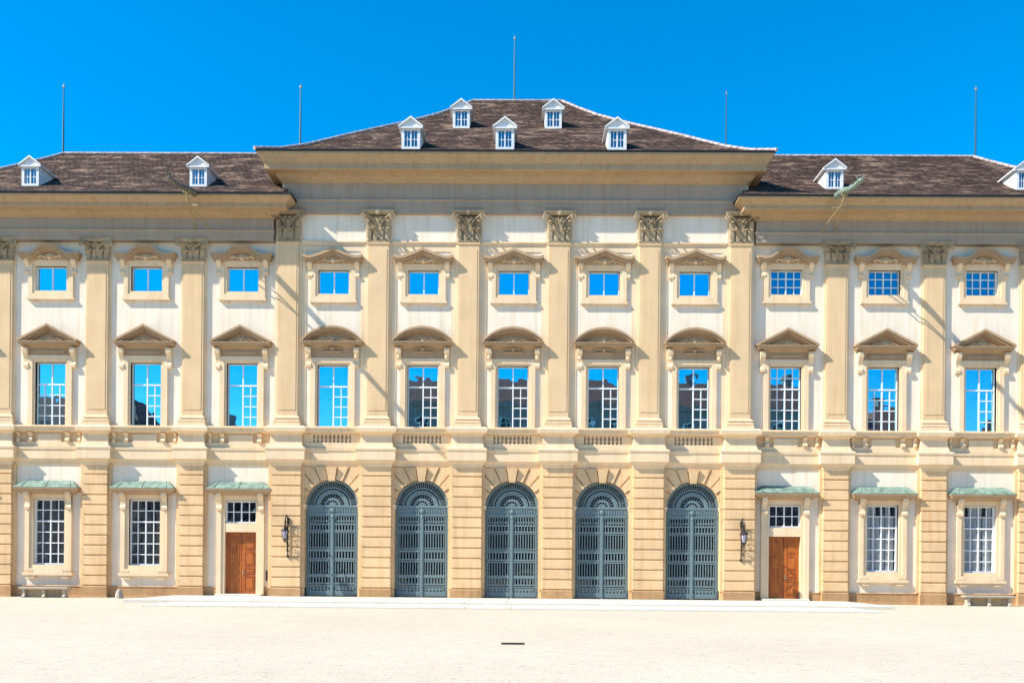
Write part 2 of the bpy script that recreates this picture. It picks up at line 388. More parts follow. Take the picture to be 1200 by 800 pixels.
def pilaster(x, hw, bw, y, yf, z0, zc, z1, caphw, first):
    """shaft z0..zc, capital zc..z1"""
    mb = MB()
    mb.loft(-U(hw), U(hw), yf, y+.05, [(z0+.5,.04),(z0+.54,.0),(zc-.12,0),(zc-.1,.04),(zc-.03,.05),(zc,.02)])
    mb.box(-U(hw)+.09, U(hw)-.09, yf-.018, yf-.0, z0+.8, zc-.35)
    o = mb.build('pilaster', M['pil'], palace, (U(x), 0, 0))
    b = MB(); b.box(-U(bw), U(bw), yf+(y-yf)*.6, y+.04, z0, z1-.004); b.build('backing_strip', M['backing'], o)
    b = MB(); b.loft(-U(hw), U(hw), yf, y+.05, [(z0,.17),(z0+.16,.17),(z0+.18,.12),(z0+.22,.155),(z0+.28,.155),(z0+.31,.08),(z0+.36,.07),(z0+.39,.12),(z0+.45,.11),(z0+.47,.05),(z0+.52,.03)])
    b.build('pilaster_base', M['trim'], o)
    if first is None:
        capital_mesh(U(hw), yf, y+.02, zc, z1).build('capital', M['cap'], o)
    else:
        c = first.copy(); C.objects.link(c); c.parent = o
    return o
fc = None
for x in CP:
    pier(x, 17.5, YC, YC-.30)
    pedestal(x, 17.5, YC-.30, YC)
    o = pilaster(x, 12, 15.5, YC, YC-.16, 8.4, V(284), V(249.5), 19, fc)
    fc = fc or [c for c in C.objects if c.name.startswith('capital')][0]
fw = None
for s in (-1, 1):
    for x in WP + [691]:
        pier(s*x, 14.5, YW, YW-.26)
        pedestal(s*x, 14.5, YW-.26, YW)
        o = pilaster(s*x, 12.3, 15, YW, YW-.15, 8.4, V(306), V(281.5), 16, fw)
        if fw is None: fw = [c for c in C.objects if c.parent == o and c.name.startswith('capital')][0]

# ---- storey band, rail, strings per bay
def bay_band(x0, x1, y, mat):
    mb = MB()
    mb.loft(x0, x1, y, y+.05, [(6.46,.0),(6.5,.04),(6.6,.05),(6.68,.08),(6.74,.13),(6.77,.15),(7.2,.15),(7.24,.19),(7.36,.20),(7.38,.05)], 0, 0)
    mb.loft(x0, x1, y, y+.05, [(8.06,.0),(8.1,.2),(8.13,.27),(8.27,.29),(8.31,.35),(8.37,.35),(8.40,.25)], 0, 0)
    return mb.build('string_course', mat, palace)
BAL = MB(); BAL.lathe(0, 0, [(7.62,.07),(7.66,.07),(7.68,.045),(7.72,.05),(7.78,.078),(7.83,.07),(7.92,.035),(7.96,.045),(7.98,.065),(8.02,.065)], 10)
fb = None
for i, x in enumerate(CW):
    bay_band(U(x-BAY/2+17.6), U(x+BAY/2-17.6), YC, M['trim'])
    # balustrade between two small dies
    mb = MB(); bx = lambda a, b, *r: mb.box(U(x+a), U(x+b), *r)
    bx(-34, 34, YC-.12, YC+.04, 7.375, 7.62); bx(-34, -22, YC-.08, YC+.03, 7.62, 8.06); bx(22, 34, YC-.08, YC+.03, 7.62, 8.06); bx(-22, 22, YC-.10, YC+.03, 8.02, 8.07)
    o = mb.build('balustrade', M['trim'], palace)
    bk = MB(); bk.box(U(x-22), U(x+22), YC-.012, YC+.02, 7.62, 8.02); bk.build('recess_shade_panel', M['hood'], o)  # dark sheet added to paint the shade behind the balusters
    for k in range(9):
        if fb is None: fb = BAL.build('baluster', M['trim'], o, (0,0,0)); c = fb
        else: c = fb.copy(); C.objects.link(c); c.parent = o
        c.location = (U(x-19+k*4.75), YC-.03, 0)
    # upper string with border
    mb = MB(); mb.loft(U(x-BAY/2+15.6), U(x+BAY/2-15.6), YC, YC+.05, [(V(288),.0),(V(287.6),.05),(V(285),.06),(V(284),.11),(V(282.5),.11),(V(282),.0)], 0, 0)
    mb.build('string_course', M['trim'], palace)
    mb = MB(); a = BAY/2-15.6
    mb.box(U(x-a), U(x+a), YC-.03, YC+.02, V(294), V(288)-.003); mb.box(U(x-a), U(x-a+5), YC-.03, YC+.02, 8.41, V(294)-.003); mb.box(U(x+a-5), U(x+a), YC-.03, YC+.02, 8.41, V(294)-.003)
    mb.build('panel_border', M['backing'], palace)
for s in (-1, 1):
    edges = [272+9, 378, 492, 606, 706]; inn = [0, 15, 15, 15, 15]
    lims = [(281, 361), (391, 474), (504, 587), (617, 676)]
    for k, (a, b) in enumerate(lims):
        x0, x1 = sorted((s*U(a), s*U(b)))
        bay_band(x0, x1, YW, M['trim'])
        c = WW[k]
        mb = MB(); mb.box(x0, x1, YW-.11, YW+.04, 7.375, 7.60); mb.box(s*U(c)-U(14), s*U(c)+U(14), YW-.10, YW+.03, 7.60, 7.98)
        o = mb.build('parapet', M['trim'], palace)
        for p0, p1 in ((x0, s*U(c)-U(14)), (s*U(c)+U(14), x1)):
            bk = MB(); bk.box(p0, p1, YW-.02, YW+.02, 7.60, 8.06); bk.build('recess_shade_panel', M['pil'], o)  # tan sheet added to suggest the shaded recess beside the brackets
        for q in (-1, 1):
            b_ = MB()
            pts = [(YW+.03,7.60),(YW-.19,7.60),(YW-.22,7.66),(YW-.20,7.74),(YW-.12,7.80),(YW-.10,7.88),(YW-.15,7.96),(YW-.22,8.02),(YW-.24,8.06),(YW+.03,8.06)]
            b_.side(pts, -U(2.3), U(2.3)); b_.tube([(-U(2.6),YW-.17,7.68),(U(2.6),YW-.17,7.68)], .05, 8)
            b_.build('bracket', M['trim'], o, (s*U(c)+q*U(22), 0, 0))
            if k < 3:
                e_ = MB(); e_.side(pts, -U(1.4), U(1.4)); e_.build('bracket', M['trim'], o, (s*U(c)+q*U(36), 0, 0))

# ---- entablatures
def entab(x0, x1, y, zt, zb, ze, out, el, er, nm):
    """frieze part zt..zb, cornice zb..ze"""
    f = MB(); h = zb-zt
    f.loft(x0, x1, y-.17, y+1, [(zt,0),(zt+.02,.02),(zt+h*.20,.02),(zt+h*.21,.05),(zt+h*.38,.05),(zt+h*.40,.09),(zt+h*.45,.12),(zt+h*.47,.03),(zb,.03)], el and .6, er and .6)
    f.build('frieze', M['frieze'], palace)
    c = MB(); H = ze-zb
    c.loft(x0, x1, y-.17, y+1, [(zb,.06),(zb+.05,.10),(zb+H*.08,.16),(zb+H*.18,.30),(zb+H*.22,.33),(zb+H*.30,.36),(zb+H*.32,.40),(zb+H*.34,.78),(zb+H*.36,.80),(zb+H*.60,.80),(zb+H*.62,.84),(zb+H*.70,.90),(zb+H*.84,1.02),(zb+H*.90,1.10),(ze,1.10)], el, er)
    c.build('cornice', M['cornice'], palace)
    g_ = MB(); g_.loft(x0, x1, y-.17, y+1, [(ze+.002,1.08),(ze+.02,1.15),(ze+.09,1.16),(ze+.10,1.0)], el, er)
    g_.build('gutter', M['gutter'], palace)
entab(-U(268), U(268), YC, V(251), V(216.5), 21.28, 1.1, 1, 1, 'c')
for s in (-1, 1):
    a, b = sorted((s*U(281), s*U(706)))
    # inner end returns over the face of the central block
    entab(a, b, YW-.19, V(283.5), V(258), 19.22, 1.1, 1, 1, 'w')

# ---- roofs
def roof(rings_, name):
    """rings_: list of (x0,x1,yf,yb,z)"""
    mb = MB(); mb.rings([[(a,c,z),(b,c,z),(b,d,z),(a,d,z)] for a,b,c,d,z in rings_])
    return mb.build(name, M['roof'], palace)
cT = [(0,0),(.10,.062),(.2,.148),(.3,.25),(.4,.352),(.5,.452),(.6,.55),(.7,.652),(.8,.757),(.9,.875),(1,1)]
EX = U(268)+1.18; YF = YC-.17-1.18; Z0 = 21.36; HZ = 7.78
rr = [(-(EX-9.75*t), EX-9.75*t, YF+11.1*t, 23.3-11.1*t, Z0+HZ*h) for t, h in cT]
rc = roof(rr, 'roof')
def caps(mb, pts, r=.085, step=.36):
    for p, q in zip(pts[:-1], pts[1:]):
        p, q = Vector(p), Vector(q); n = max(1, int((q-p).length/step)); 
        for i in range(n):
            a = p+(q-p)*(i/n); b = p+(q-p)*((i+.96)/n)
            mb.tube([a, b], [r*1.12, r*.88], 7)
mb = MB()
for s in (0, 1):
    caps(mb, [(rg[s], rg[2], rg[4]+.03) for rg in rr])
caps(mb, [(rr[-1][0], rr[-1][2], rr[-1][4]+.03), (rr[-1][1], rr[-1][2], rr[-1][4]+.03)])
mb.build('ridge_tiles', M['ridge'], rc)
wT = [(0,0),(.15,.115),(.3,.25),(.45,.40),(.6,.56),(.75,.72),(.9,.885),(1,1)]
WZ0, WH, WD = 19.30, 5.0, 7.4; YFW = YW-.19-.17-1.18
ZR = []
for s in (-1, 1):
    xo = U(706)+1.18; r_ = []
    for t, h in wT:
        e = xo-5.6*t; i = 11.0+ (0 if t else 0)
        a, b = sorted((s*e, s*i)); r_.append((a, b, YFW+WD*t, YFW+2*WD+.6-WD*t, WZ0+WH*h))
    o = roof(r_, 'roof'); ZR.append(r_)
    mb = MB(); k = 0 if s < 0 else 1
    caps(mb, [(rg[k], rg[2], rg[4]+.03) for rg in r_])
    caps(mb, [(r_[-1][k], r_[-1][2], r_[-1][4]+.03), (r_[-1][1-k], r_[-1][2], r_[-1][4]+.03)])
    mb.build('ridge_tiles', M['ridge'], o)
# verge of broken mortar where the wing roof meets the central cornice
def roofz(T, z0, hz, d0, D, y):
    t = (y-d0)/D
    for (a, ha), (b, hb) in zip(T[:-1], T[1:]):
        if a <= t <= b: return z0+hz*(ha+(hb-ha)*(t-a)/(b-a))
    return z0
# ---- dormers
def dormer_proto(parent):
    o = MB()
    hw, H, dp = .46, 1.06, 2.6
    # body: cheeks run back into the roof, open window in front
    o.box(-hw, -hw+.14, -.0, dp, 0, H).box(hw-.14, hw, 0, dp, 0, H).box(-hw+.14, hw-.14, 0, .1, 0, .14).box(-hw+.14, hw-.14, 0, .1, H-.12, H).box(-.035, .035, .015, .09, .14, H-.12)
    ob = o.build('dormer', M['dormer'], parent)
    r = MB()
    r.prism([(-hw-.10,H),(hw+.10,H),(hw+.10,H+.07),(0,H+.48),(-hw-.10,H+.07)], -.02, dp)
    for s in (-1, 1):
        r.prism([(s*(hw+.15),H+.02),(s*(hw+.15),H+.09),(0,H+.56),(0,H+.47)][::s], -.12, dp)
    r.prism([(-hw-.13,H-.04),(hw+.13,H-.04),(hw+.13,H+.03),(-hw-.13,H+.03)], -.09, .02)
    r.build('dormer_roof', M['dormer'], ob)
    p = MB(); p.quad((-hw+.14,.07,.14),(hw-.14,.07,.14),(hw-.14,.07,H-.12),(-hw+.14,.07,H-.12)); p.build('window_pane', M['dglass'], ob)
    b = MB()
    for s in (-1, 1):
        c = s*.175; b.box(c-.012,c+.012,.045,.066,.14,H-.12); b.box(c-.14,c+.14,.045,.066,.5,.53)
    b.build('glazing_bars', M['dormer'], ob)
    k = MB(); k.box(-hw+.14, hw-.14, .3, .32, 0, H); k.build('dark_backing', M['room'], ob)  # near-black sheet stands in for the unlit dormer interior
    return ob
M['dglass'] = glass('dormer_glass', .30)
d0 = None
def dormer(x, y, z, sc_=1.0):
    global d0
    if d0 is None: d0 = dormer_proto(palace); o = d0
    else: o = copy_tree(d0, palace)
    o.location = (x, y, z-.02); o.scale = (sc_,)*3
    return o
ROLL = .0068; YAWT = math.tan(.0118)
def xat(px, y):   # world x of a photo column at world depth y
    Z = DIST+y; return CAMX + Z*((px-600.)/1100.) - Z*YAWT
for px, y in [(479,-.30),(589.5,-.30),(721,-.30),(538,4.35),(646,4.35)]:
    dormer(xat(px-2, y), y, roofz(cT, Z0, HZ, YF, 11.1, y), .98)
for px in (30, 229, 975, 1196):
    y = .10
    dormer(xat(px-2, y), y, roofz(wT, WZ0, WH, YFW, WD, y), .92)

# ---- window furniture
def bars(mb, x0, x1, z0, z1, cols, rows, y0, y1, t=.03):
    for i in range(1, cols): x = x0+(x1-x0)*i/cols; mb.box(x-t/2, x+t/2, y0, y1, z0, z1)
    for j in range(1, rows): z = z0+(z1-z0)*j/rows; mb.box(x0, x1, y0+.002, y1-.002, z-t/2, z+t/2)
def consol(mb, x, y, zt, zb, w, d):
    h = zt-zb
    pts = [(y+.02,zt),(y-d,zt),(y-d-.02,zt-.08*h),(y-d+.01,zt-.25*h),(y-d*.6,zt-.38*h),(y-d*.35,zt-.55*h),(y-d*.3,zt-.7*h),(y-d*.55,zt-.85*h),(y-d*.5,zt-.97*h),(y-d*.2,zb),(y+.02,zb)]
    mb.side(pts, x-w/2, x+w/2)
    mb.tube([(x-w/2-.02,y-d*.75,zt-.17*h),(x+w/2+.02,y-d*.75,zt-.17*h)], .16*h if .16*h < .07 else .07, 8)
    mb.tube([(x-w/2-.015,y-d*.36,zt-.86*h),(x+w/2+.015,y-d*.36,zt-.86*h)], .05, 8)
def relief(mb, cx, cz, y, w, h, seed=0):
    rnd = random.Random(seed)
    for k in range(7):
        a = math.pi*(.12+.76*k/6)
        mb.tube([(cx, y-.02, cz), (cx+h*.5*math.cos(a), y-.07, cz+h*.55*math.sin(a)), (cx+h*.8*math.cos(a), y-.04, cz+h*.85*math.sin(a))], [.02,.04,.03], 5)
    mb.ball((cx, y-.10, cz+h*.16), .10,.09,.10)
    for s in (-1, 1):
        mb.tube([(cx+s*w*.12, y-.04, cz+h*.1),(cx+s*w*.22, y-.06, cz+h*.42),(cx+s*w*.33, y-.05, cz+h*.32),(cx+s*w*.42, y-.04, cz+.02),(cx+s*w*.5, y-.02, cz+h*.03)], [.03,.045,.04,.03,.015], 6)
        mb.tube(spiral(cx+s*w*.27, cz+h*.13, y-.05, h*.16, 1.2, 0, s, 12), .02, 5)
        for q in range(3): mb.ball((cx+s*w*(.14+.09*q), y-.045, cz+h*(.48-.12*q)+rnd.uniform(-.01,.01)), .04,.035,.045, 6, 4)
def strip(mb, curve, t, y0, y1):
    """band of vertical thickness t hanging below a curve of (x,z)"""
    mb.rings([[(x,y0,z),(x,y0,z-t),(x,y1,z-t),(x,y1,z)] for x, z in curve])
def hood(parent, y, curve, t, p, zb, fillp=.12, flat=None, rel=None, mat='hood'):
    mb = MB()
    strip(mb, curve, t*.45, y-p, y+.02)
    c2 = [(x*.965, z-t*.45) for x, z in curve]; strip(mb, c2, t*.4, y-p*.82, y+.02)
    c3 = [(x*.93, z-t*.85) for x, z in curve]; strip(mb, c3, t*.3, y-p*.55, y+.02)
    c4 = [(x*.9, z-t*1.1) for x, z in curve]
    mb.rings([[(x,y-fillp,min(z,9e9)),(x,y-fillp,min(zb,z-.002)),(x,y+.02,min(zb,z-.002)),(x,y+.02,z)] for x, z in c4])
    if flat:
        x0, x1, z0, z1 = flat; H = z1-z0
        mb.loft(x0+p, x1-p, y-.0, y+.02, [(z0,p*.15),(z0+H*.3,p*.3),(z0+H*.45,p*.4),(z0+H*.5,p*.86),(z0+H*.85,p*.9),(z0+H*.9,p*1.0),(z1,p*1.0)])
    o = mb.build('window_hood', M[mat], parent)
    if rel:
        r = MB(); relief(r, 0, rel[0], y-fillp, rel[1], rel[2]); r.build('relief_ornament', M['pil'], o)
    return o
def ring(mb, x0, x1, z0, z1, w, y0, y1, bottom=True, top=True):
    mb.box(x0-w, x0, y0, y1, z0-(w if bottom else 0), z1+(w if top else 0)); mb.box(x1, x1+w, y0, y1, z0-(w if bottom else 0), z1+(w if top else 0))
    if top: mb.box(x0, x1, y0, y1, z1, z1+w)
    if bottom: mb.box(x0, x1, y0, y1, z0-w, z0)
def sash(parent, x0, x1, z0, z1, y, spec, name='sash', gl='glass', frame=.05, frontw=.042):
    """spec = list of (x0f,x1f,z0f,z1f,cols,rows,front?)"""
    b = MB(); k = MB()
    ring(b, x0+frame, x1-frame, z0+frame, z1-frame, frame-.001, y-.05, y+.06)
    b.box(-.028+(x0+x1)/2, .028+(x0+x1)/2, y-.045, y+.05, z0+frame, z1-frame)
    for a, c, d, e, co, ro, fr in spec:
        X0, X1, Z0_, Z1_ = x0+(x1-x0)*a, x0+(x1-x0)*c, z0+(z1-z0)*d, z0+(z1-z0)*e
        if fr: bars(b, X0, X1, Z0_, Z1_, co, ro, y-.035, y-.008, frontw)
        else: bars(k, X0, X1, Z0_, Z1_, co, ro, y+.02, y+.05, .04)
    dz = [q[2] for q in spec if q[2] > 0]
    if dz:
        zz = z0+(z1-z0)*dz[0]; b.box(x0+frame, x1-frame, y-.056, y+.043, zz-.032, zz+.032)
    o = b.build(name, M['white'], parent)
    if k.v: k.build('inner_glazing_bars', M['white'], o) if parent is None else k.build('inner_glazing_bars', M['white'], parent)
    g_ = MB(); g_.quad((x0+frame,y,z0+frame),(x1-frame,y,z0+frame),(x1-frame,y,z1-frame),(x0+frame,y,z1-frame)); g_.build('glass', M[gl], parent)
    return o

def upper_window(x, y, wing, glas, mode, lab=None):
    z0, z1 = (WUW if wing else WU); hw = U(18.5 if wing else 18)
    mb = MB(); w = U(7.5)
    ring(mb, -hw, hw, z0, z1, U(3), y-.07, y+.25); ring(mb, -hw-U(3), hw+U(3), z0-U(3), z1+U(3), U(5), y-.11, y+.02)
    mb.box(-hw-U(9.5), hw+U(9.5), y-.15, y+.02, z0-U(10.5), z0-U(8)); 
    for s in (-1, 1): mb.box(s*U(20)-U(4), s*U(20)+U(4), y-.12, y+.02, z0-U(12.5), z0-U(10.5))
    o = mb.build('window', M['trim'], palace, (U(x), 0, 0))
    b = y
    zt = z1+U(8)
    if wing:
        pk, ev = V(288.5), V(298.5)
        cur = []
        for i in range(33):
            q = -1+2*i/32; a = abs(q)
            h = (0.5+.5*math.cos(math.pi*min(1, max(0,(a-.12)/.55)))) if a > .12 else 1
            cur.append((q*U(36), ev+(pk-ev)*h+ (.04 if a > .85 else 0)))
    else:
        pk, ev = V(292), V(301.5)
        cur = [(q/16*U(35), ev+(pk-ev)*max(0, (1-abs(q)/16/.74))**1.25 + (.05 if abs(q) > 14 else 0)) for q in range(-16, 17)]
    hood(o, y, cur, .30, .44, zt-.05, .13, None, (zt-.02, U(44), .36))
    cs = MB()
    for s in (-1, 1): consol(cs, s*U(27.5), y, ev-.26, z1-U(9), U(5), .26)
    cs.build('console', M['trim'], o) if False else None
    for s in (-1, 1):
        c = MB(); consol(c, s*U(27.5), y, ev-.26, z1-U(9), U(5), .26); c.build('console', M['trim'], o)
    m_ = {'plain': [(.0,.5,0,1,1,1,False),(.5,1,0,1,1,1,False)], 'faint': [(0,.5,0,1,2,2,False),(.5,1,0,1,2,2,False)], 'grid': [(0,.5,0,1,2,3,True),(.5,1,0,1,2,3,True)]}[mode]
    sash(o, -hw, hw, z0, z1, y+.17, m_, gl=glas)
    return o
def main_window(x, y, wing, q):
    """q = (upper, lower-left, lower-right) front bars?"""
    z0, z1 = (W1W if wing else W1); hw = U(18)
    mb = MB()
    ring(mb, -hw, hw, z0, z1, U(2.5), y-.06, y+.25, bottom=False); ring(mb, -hw-U(2.5), hw+U(2.5), z0, z1+U(2.5), U(5.5), y-.11, y+.02, bottom=False)
    zl = z1+U(8.2); zb = V(406)
    o = mb.build('window', M['trim'], palace, (U(x), 0, 0))
    fz = MB(); fz.box(-U(25), U(25), y-.08, y+.02, zl, zb); fz.build('window_frieze', M['hood'], o)  # darker stone paints in the shade cast below the hood
    if wing:
        zb0, zb1, pk = V(409), V(402), V(381.5)
        cur = [(-U(35.5), zb1+.09), (0, pk), (U(35.5), zb1+.09)]
        hood(o, y, cur, .26, .46, zb1, .10, (-U(35.5), U(35.5), zb0, zb1+.01), (zb1+.03, U(40), .36))
        lp = MB(); lp.box(-U(18), U(18), y-.14, y-.10, zl+.08, zl+.22); lp.build('lintel_panel', M['hood'], o)
    else:
        zb0, zb1, pk = V(408), V(401), V(383)
        cur = []
        rr_ = (U(35)**2+(pk-zb1-.09)**2)/(2*(pk-zb1-.09))
        for i in range(25):
            xx = -U(35)+2*U(35)*i/24; cur.append((xx, pk-rr_+math.sqrt(rr_**2-xx**2)))
        hood(o, y, cur, .24, .46, zb1, .10, (-U(35.5), U(35.5), zb0, zb1+.01), (zb1+.03, U(44), .36))
        lp = MB(); lp.tube([(-U(10.5),y-.12,zl+.30),(U(10.5),y-.12,zl+.30)], .055, 8); relief(lp, 0, zl+.40, y-.09, U(26), .22)
        lp.build('lintel_panel', M['hood'], o)
    for s in (-1, 1):
        c = MB(); consol(c, s*U(28), y, zb0+.02, V(430) if not wing else V(432), U(5.5), .30)
        if not wing: c.ball((s*U(28), y-.24, V(418)), .09,.08,.10)
        c.build('console', M['trim'], o)
    u, ll, lr = q
    t = .66
    spec = [(0,.5,t,1,2,2,u),(.5,1,t,1,2,2,u),(0,.5,0,t,2,4,ll),(.5,1,0,t,2,4,lr)]
    sash(o, -hw, hw, z0, z1, y+.20, spec)
    return o
def ground_window(x, y, curt=False):
    z0, z1 = WG; hw = U(18.5)
    mb = MB(); ring(mb, -hw, hw, z0, z1, U(4), y-.08, y+.20); ring(mb, -hw-U(4), hw+U(4), z0-U(4), z1+U(4), U(5), y-.14, y+.02)
    mb.box(-U(29.5), U(29.5), y-.19, y+.02, z0-U(12.5), z0-U(9))
    for s in (-1, 1):
        mb.prism([(s*U(20)-U(6),z0-U(12.5)),(s*U(20)-U(4),z0-U(16)),(s*U(20)+U(4),z0-U(16)),(s*U(20)+U(6),z0-U(12.5))], y-.15, y+.02)
        for k in range(4): mb.box(s*U(22)-U(5)+U(2.6)*k, s*U(22)-U(5)+U(2.6)*k+U(1.3), y-.16, y-.14, z0-U(8.5), z0-U(6.5))
    o = mb.build('window', M['trim'], palace, (U(x), 0, 0))
    copper_hood(o, y, z1)
    sp = [(0,.5,.66,1,2,2,True),(.5,1,.66,1,2,2,True),(0,.5,0,.66,2,4,True),(.5,1,0,.66,2,4,True)]
    sash(o, -hw, hw, z0, z1, y+.16, sp, gl='glassg', frame=.075)
    if curt:
        c = MB(); rnd = random.Random(int(x)); cm = 'curtain' if curt == 1 else 'net'
        for k in range(6):
            if rnd.random() < .12 and k: continue
            xa = -hw+.08+k*(2*hw-.16)/6; xb = xa+(2*hw-.16)/6*rnd.uniform(.7,.98)
            n = 10; pts = [(xa+(xb-xa)*i/n, y+.23+.03*math.sin(i*2.2+k)) for i in range(n+1)]
            zt = z1-.05-rnd.choice([0,0,.5]) 
            for (p, q_), (r_, s_) in zip(pts[:-1], pts[1:]): c.quad((p,q_,z0+.06),(r_,s_,z0+.06),(r_,s_,zt),(p,q_,zt))
        c.build('curtain', M[cm], o)  # white curtain strips also stand in for bright reflections in the panes
    return o
def copper_hood(o, y, z1):
    zt = V(577.5)
    h = MB(); h.loft(-U(26), U(26), y, y+.02, [(z1+U(8.6),.12),(zt-.12,.12),(zt-.1,.2),(zt-.04,.26),(zt,.40),(zt+.10,.44),(zt+.14,.48),(zt+.17,.48)])
    hh = h.build('window_hood', M['hood'], o)
    c = MB(); c.loft(-U(26), U(26), y, y+.02, [(zt+.172,.47),(zt+.20,.49),(zt+.22,.48),(zt+.54,.08),(zt+.56,.02)])
    for k in (-.5, 0, .5):
        c.tube([(k*U(58), y-.46, zt+.25),(k*U(50), y-.05, zt+.56)], .022, 5)
    c.build('copper_cover', M['copper'], hh)
    for s in (-1, 1):
        cc = MB(); consol(cc, s*U(24.5), y-.08, zt+.0, V(598), U(6), .26); cc.build('console', M['trim'], o)

q3 = {-545:(False,True,True), -432:(False,False,True), -318.5:(False,False,True), 318.5:(True,True,True), 432:(False,True,True), 545:(False,False,True), -649:(False,False,True), 649:(False,True,True)}
qc = [(None,False,True),(False,False,True),(False,False,True),(False,False,True),(False,False,True)]
for i, x in enumerate(CW):
    upper_window(x, YC, False, 'glass', 'plain' if i < 4 else 'faint')
    main_window(x, YC, False, (False, qc[i][1], qc[i][2]))
for s in (-1, 1):
    for k, x in enumerate(WW):
        upper_window(s*(x if k < 3 else 648), YW, True, 'glass' if s < 0 else 'glass2', 'faint' if s < 0 else 'grid') if False else None
M['glass2'] = glass('dim_mirror_glass', .42, (.3,.7,.92), .005)
for s in (-1, 1):
    for k, x in enumerate(WW):
        upper_window(s*x, YW, True, 'glass' if s < 0 else 'glass2', 'faint' if s < 0 else 'grid')
        main_window(s*x, YW, True, q3[s*x])
        if k: ground_window(s*x, YW, curt=(1 if s > 0 else 2))
# ---- doors
for s in (-1, 1):
    x = s*318.5; y = YW
    mb = MB(); z0, z1 = DOOR; hw = U(18.5)
    for q in (-1, 1):
        mb.box(*sorted((q*hw, q*U(22.5))), y-.08, y+.22, .14, TRAN[1]+U(4)); mb.box(*sorted((q*U(22.5), q*U(28))), y-.13, y+.02, .14, TRAN[1]+U(9))
        mb.box(*sorted((q*(hw-.0), q*U(29))), y-.17, y-.0, .0, .30) if False else None
    mb.box(-hw, hw, y-.06, y+.22, z1, TRAN[0]); mb.box(-hw, hw, y-.08, y+.2, TRAN[1], TRAN[1]+U(4)); mb.box(-U(22.5), U(22.5), y-.13, y+.02, TRAN[1]+U(4), TRAN[1]+U(9))
    o = mb.build('door', M['trim'], palace, (U(x), 0, 0))
    copper_hood(o, y, TRAN[1])
    sash(o, -U(18.5), U(18.5), TRAN[0]+.01, TRAN[1]-.01, y+.12, [(0,.5,0,1,2,2,True),(.5,1,0,1,2,2,True)], gl='glassg', frame=.07)
    for q in (-1, 1):
        d = MB(); a, b = sorted((q*.012, q*(hw-.01))); d.box(a, b, y+.17, y+.23, .15, z1-.01)
        ls = [(.30,.95),(1.10,1.35),(1.5,2.15),(2.3,2.85)]
        for c0, c1 in ls:
            d.loft(a+.12, b-.12, y+.19, y+.20, []) if False else None
            ring(d, a+.16, b-.16, c0+.15, c1+.13, .035, y+.145, y+.172); d.box(a+.21, b-.21, y+.15, y+.172, c0+.20, c1+.08)
        d.build('door_leaf', M['wood'], o)
    hd = MB(); hd.tube([(.07,y+.16,1.25),(.07,y+.09,1.25),(.17,y+.09,1.25)], .018, 6); hd.box(.045,.095,y+.155,y+.17,1.15,1.38); hd.build('handle', M['gold'], o)
    st = MB(); st.loft(-U(27), U(27), y-.45, y+.1, [(.142,0),(.22,0),(.235,-.015)]) ; st.build('doorstep', M['slab'], o)
# intercom by the left door
mb = MB(); mb.box(-U(286.5)-.07+.0, -U(286.5)+.07, YW-.05, YW-.0, V(680), V(668)); ic = mb.build('intercom_panel', M['iron'], None)
ic.location = (0,0,0); tag(ic, 'small dark intercom panel on the strip of wall right of the left wooden door', 'intercom')

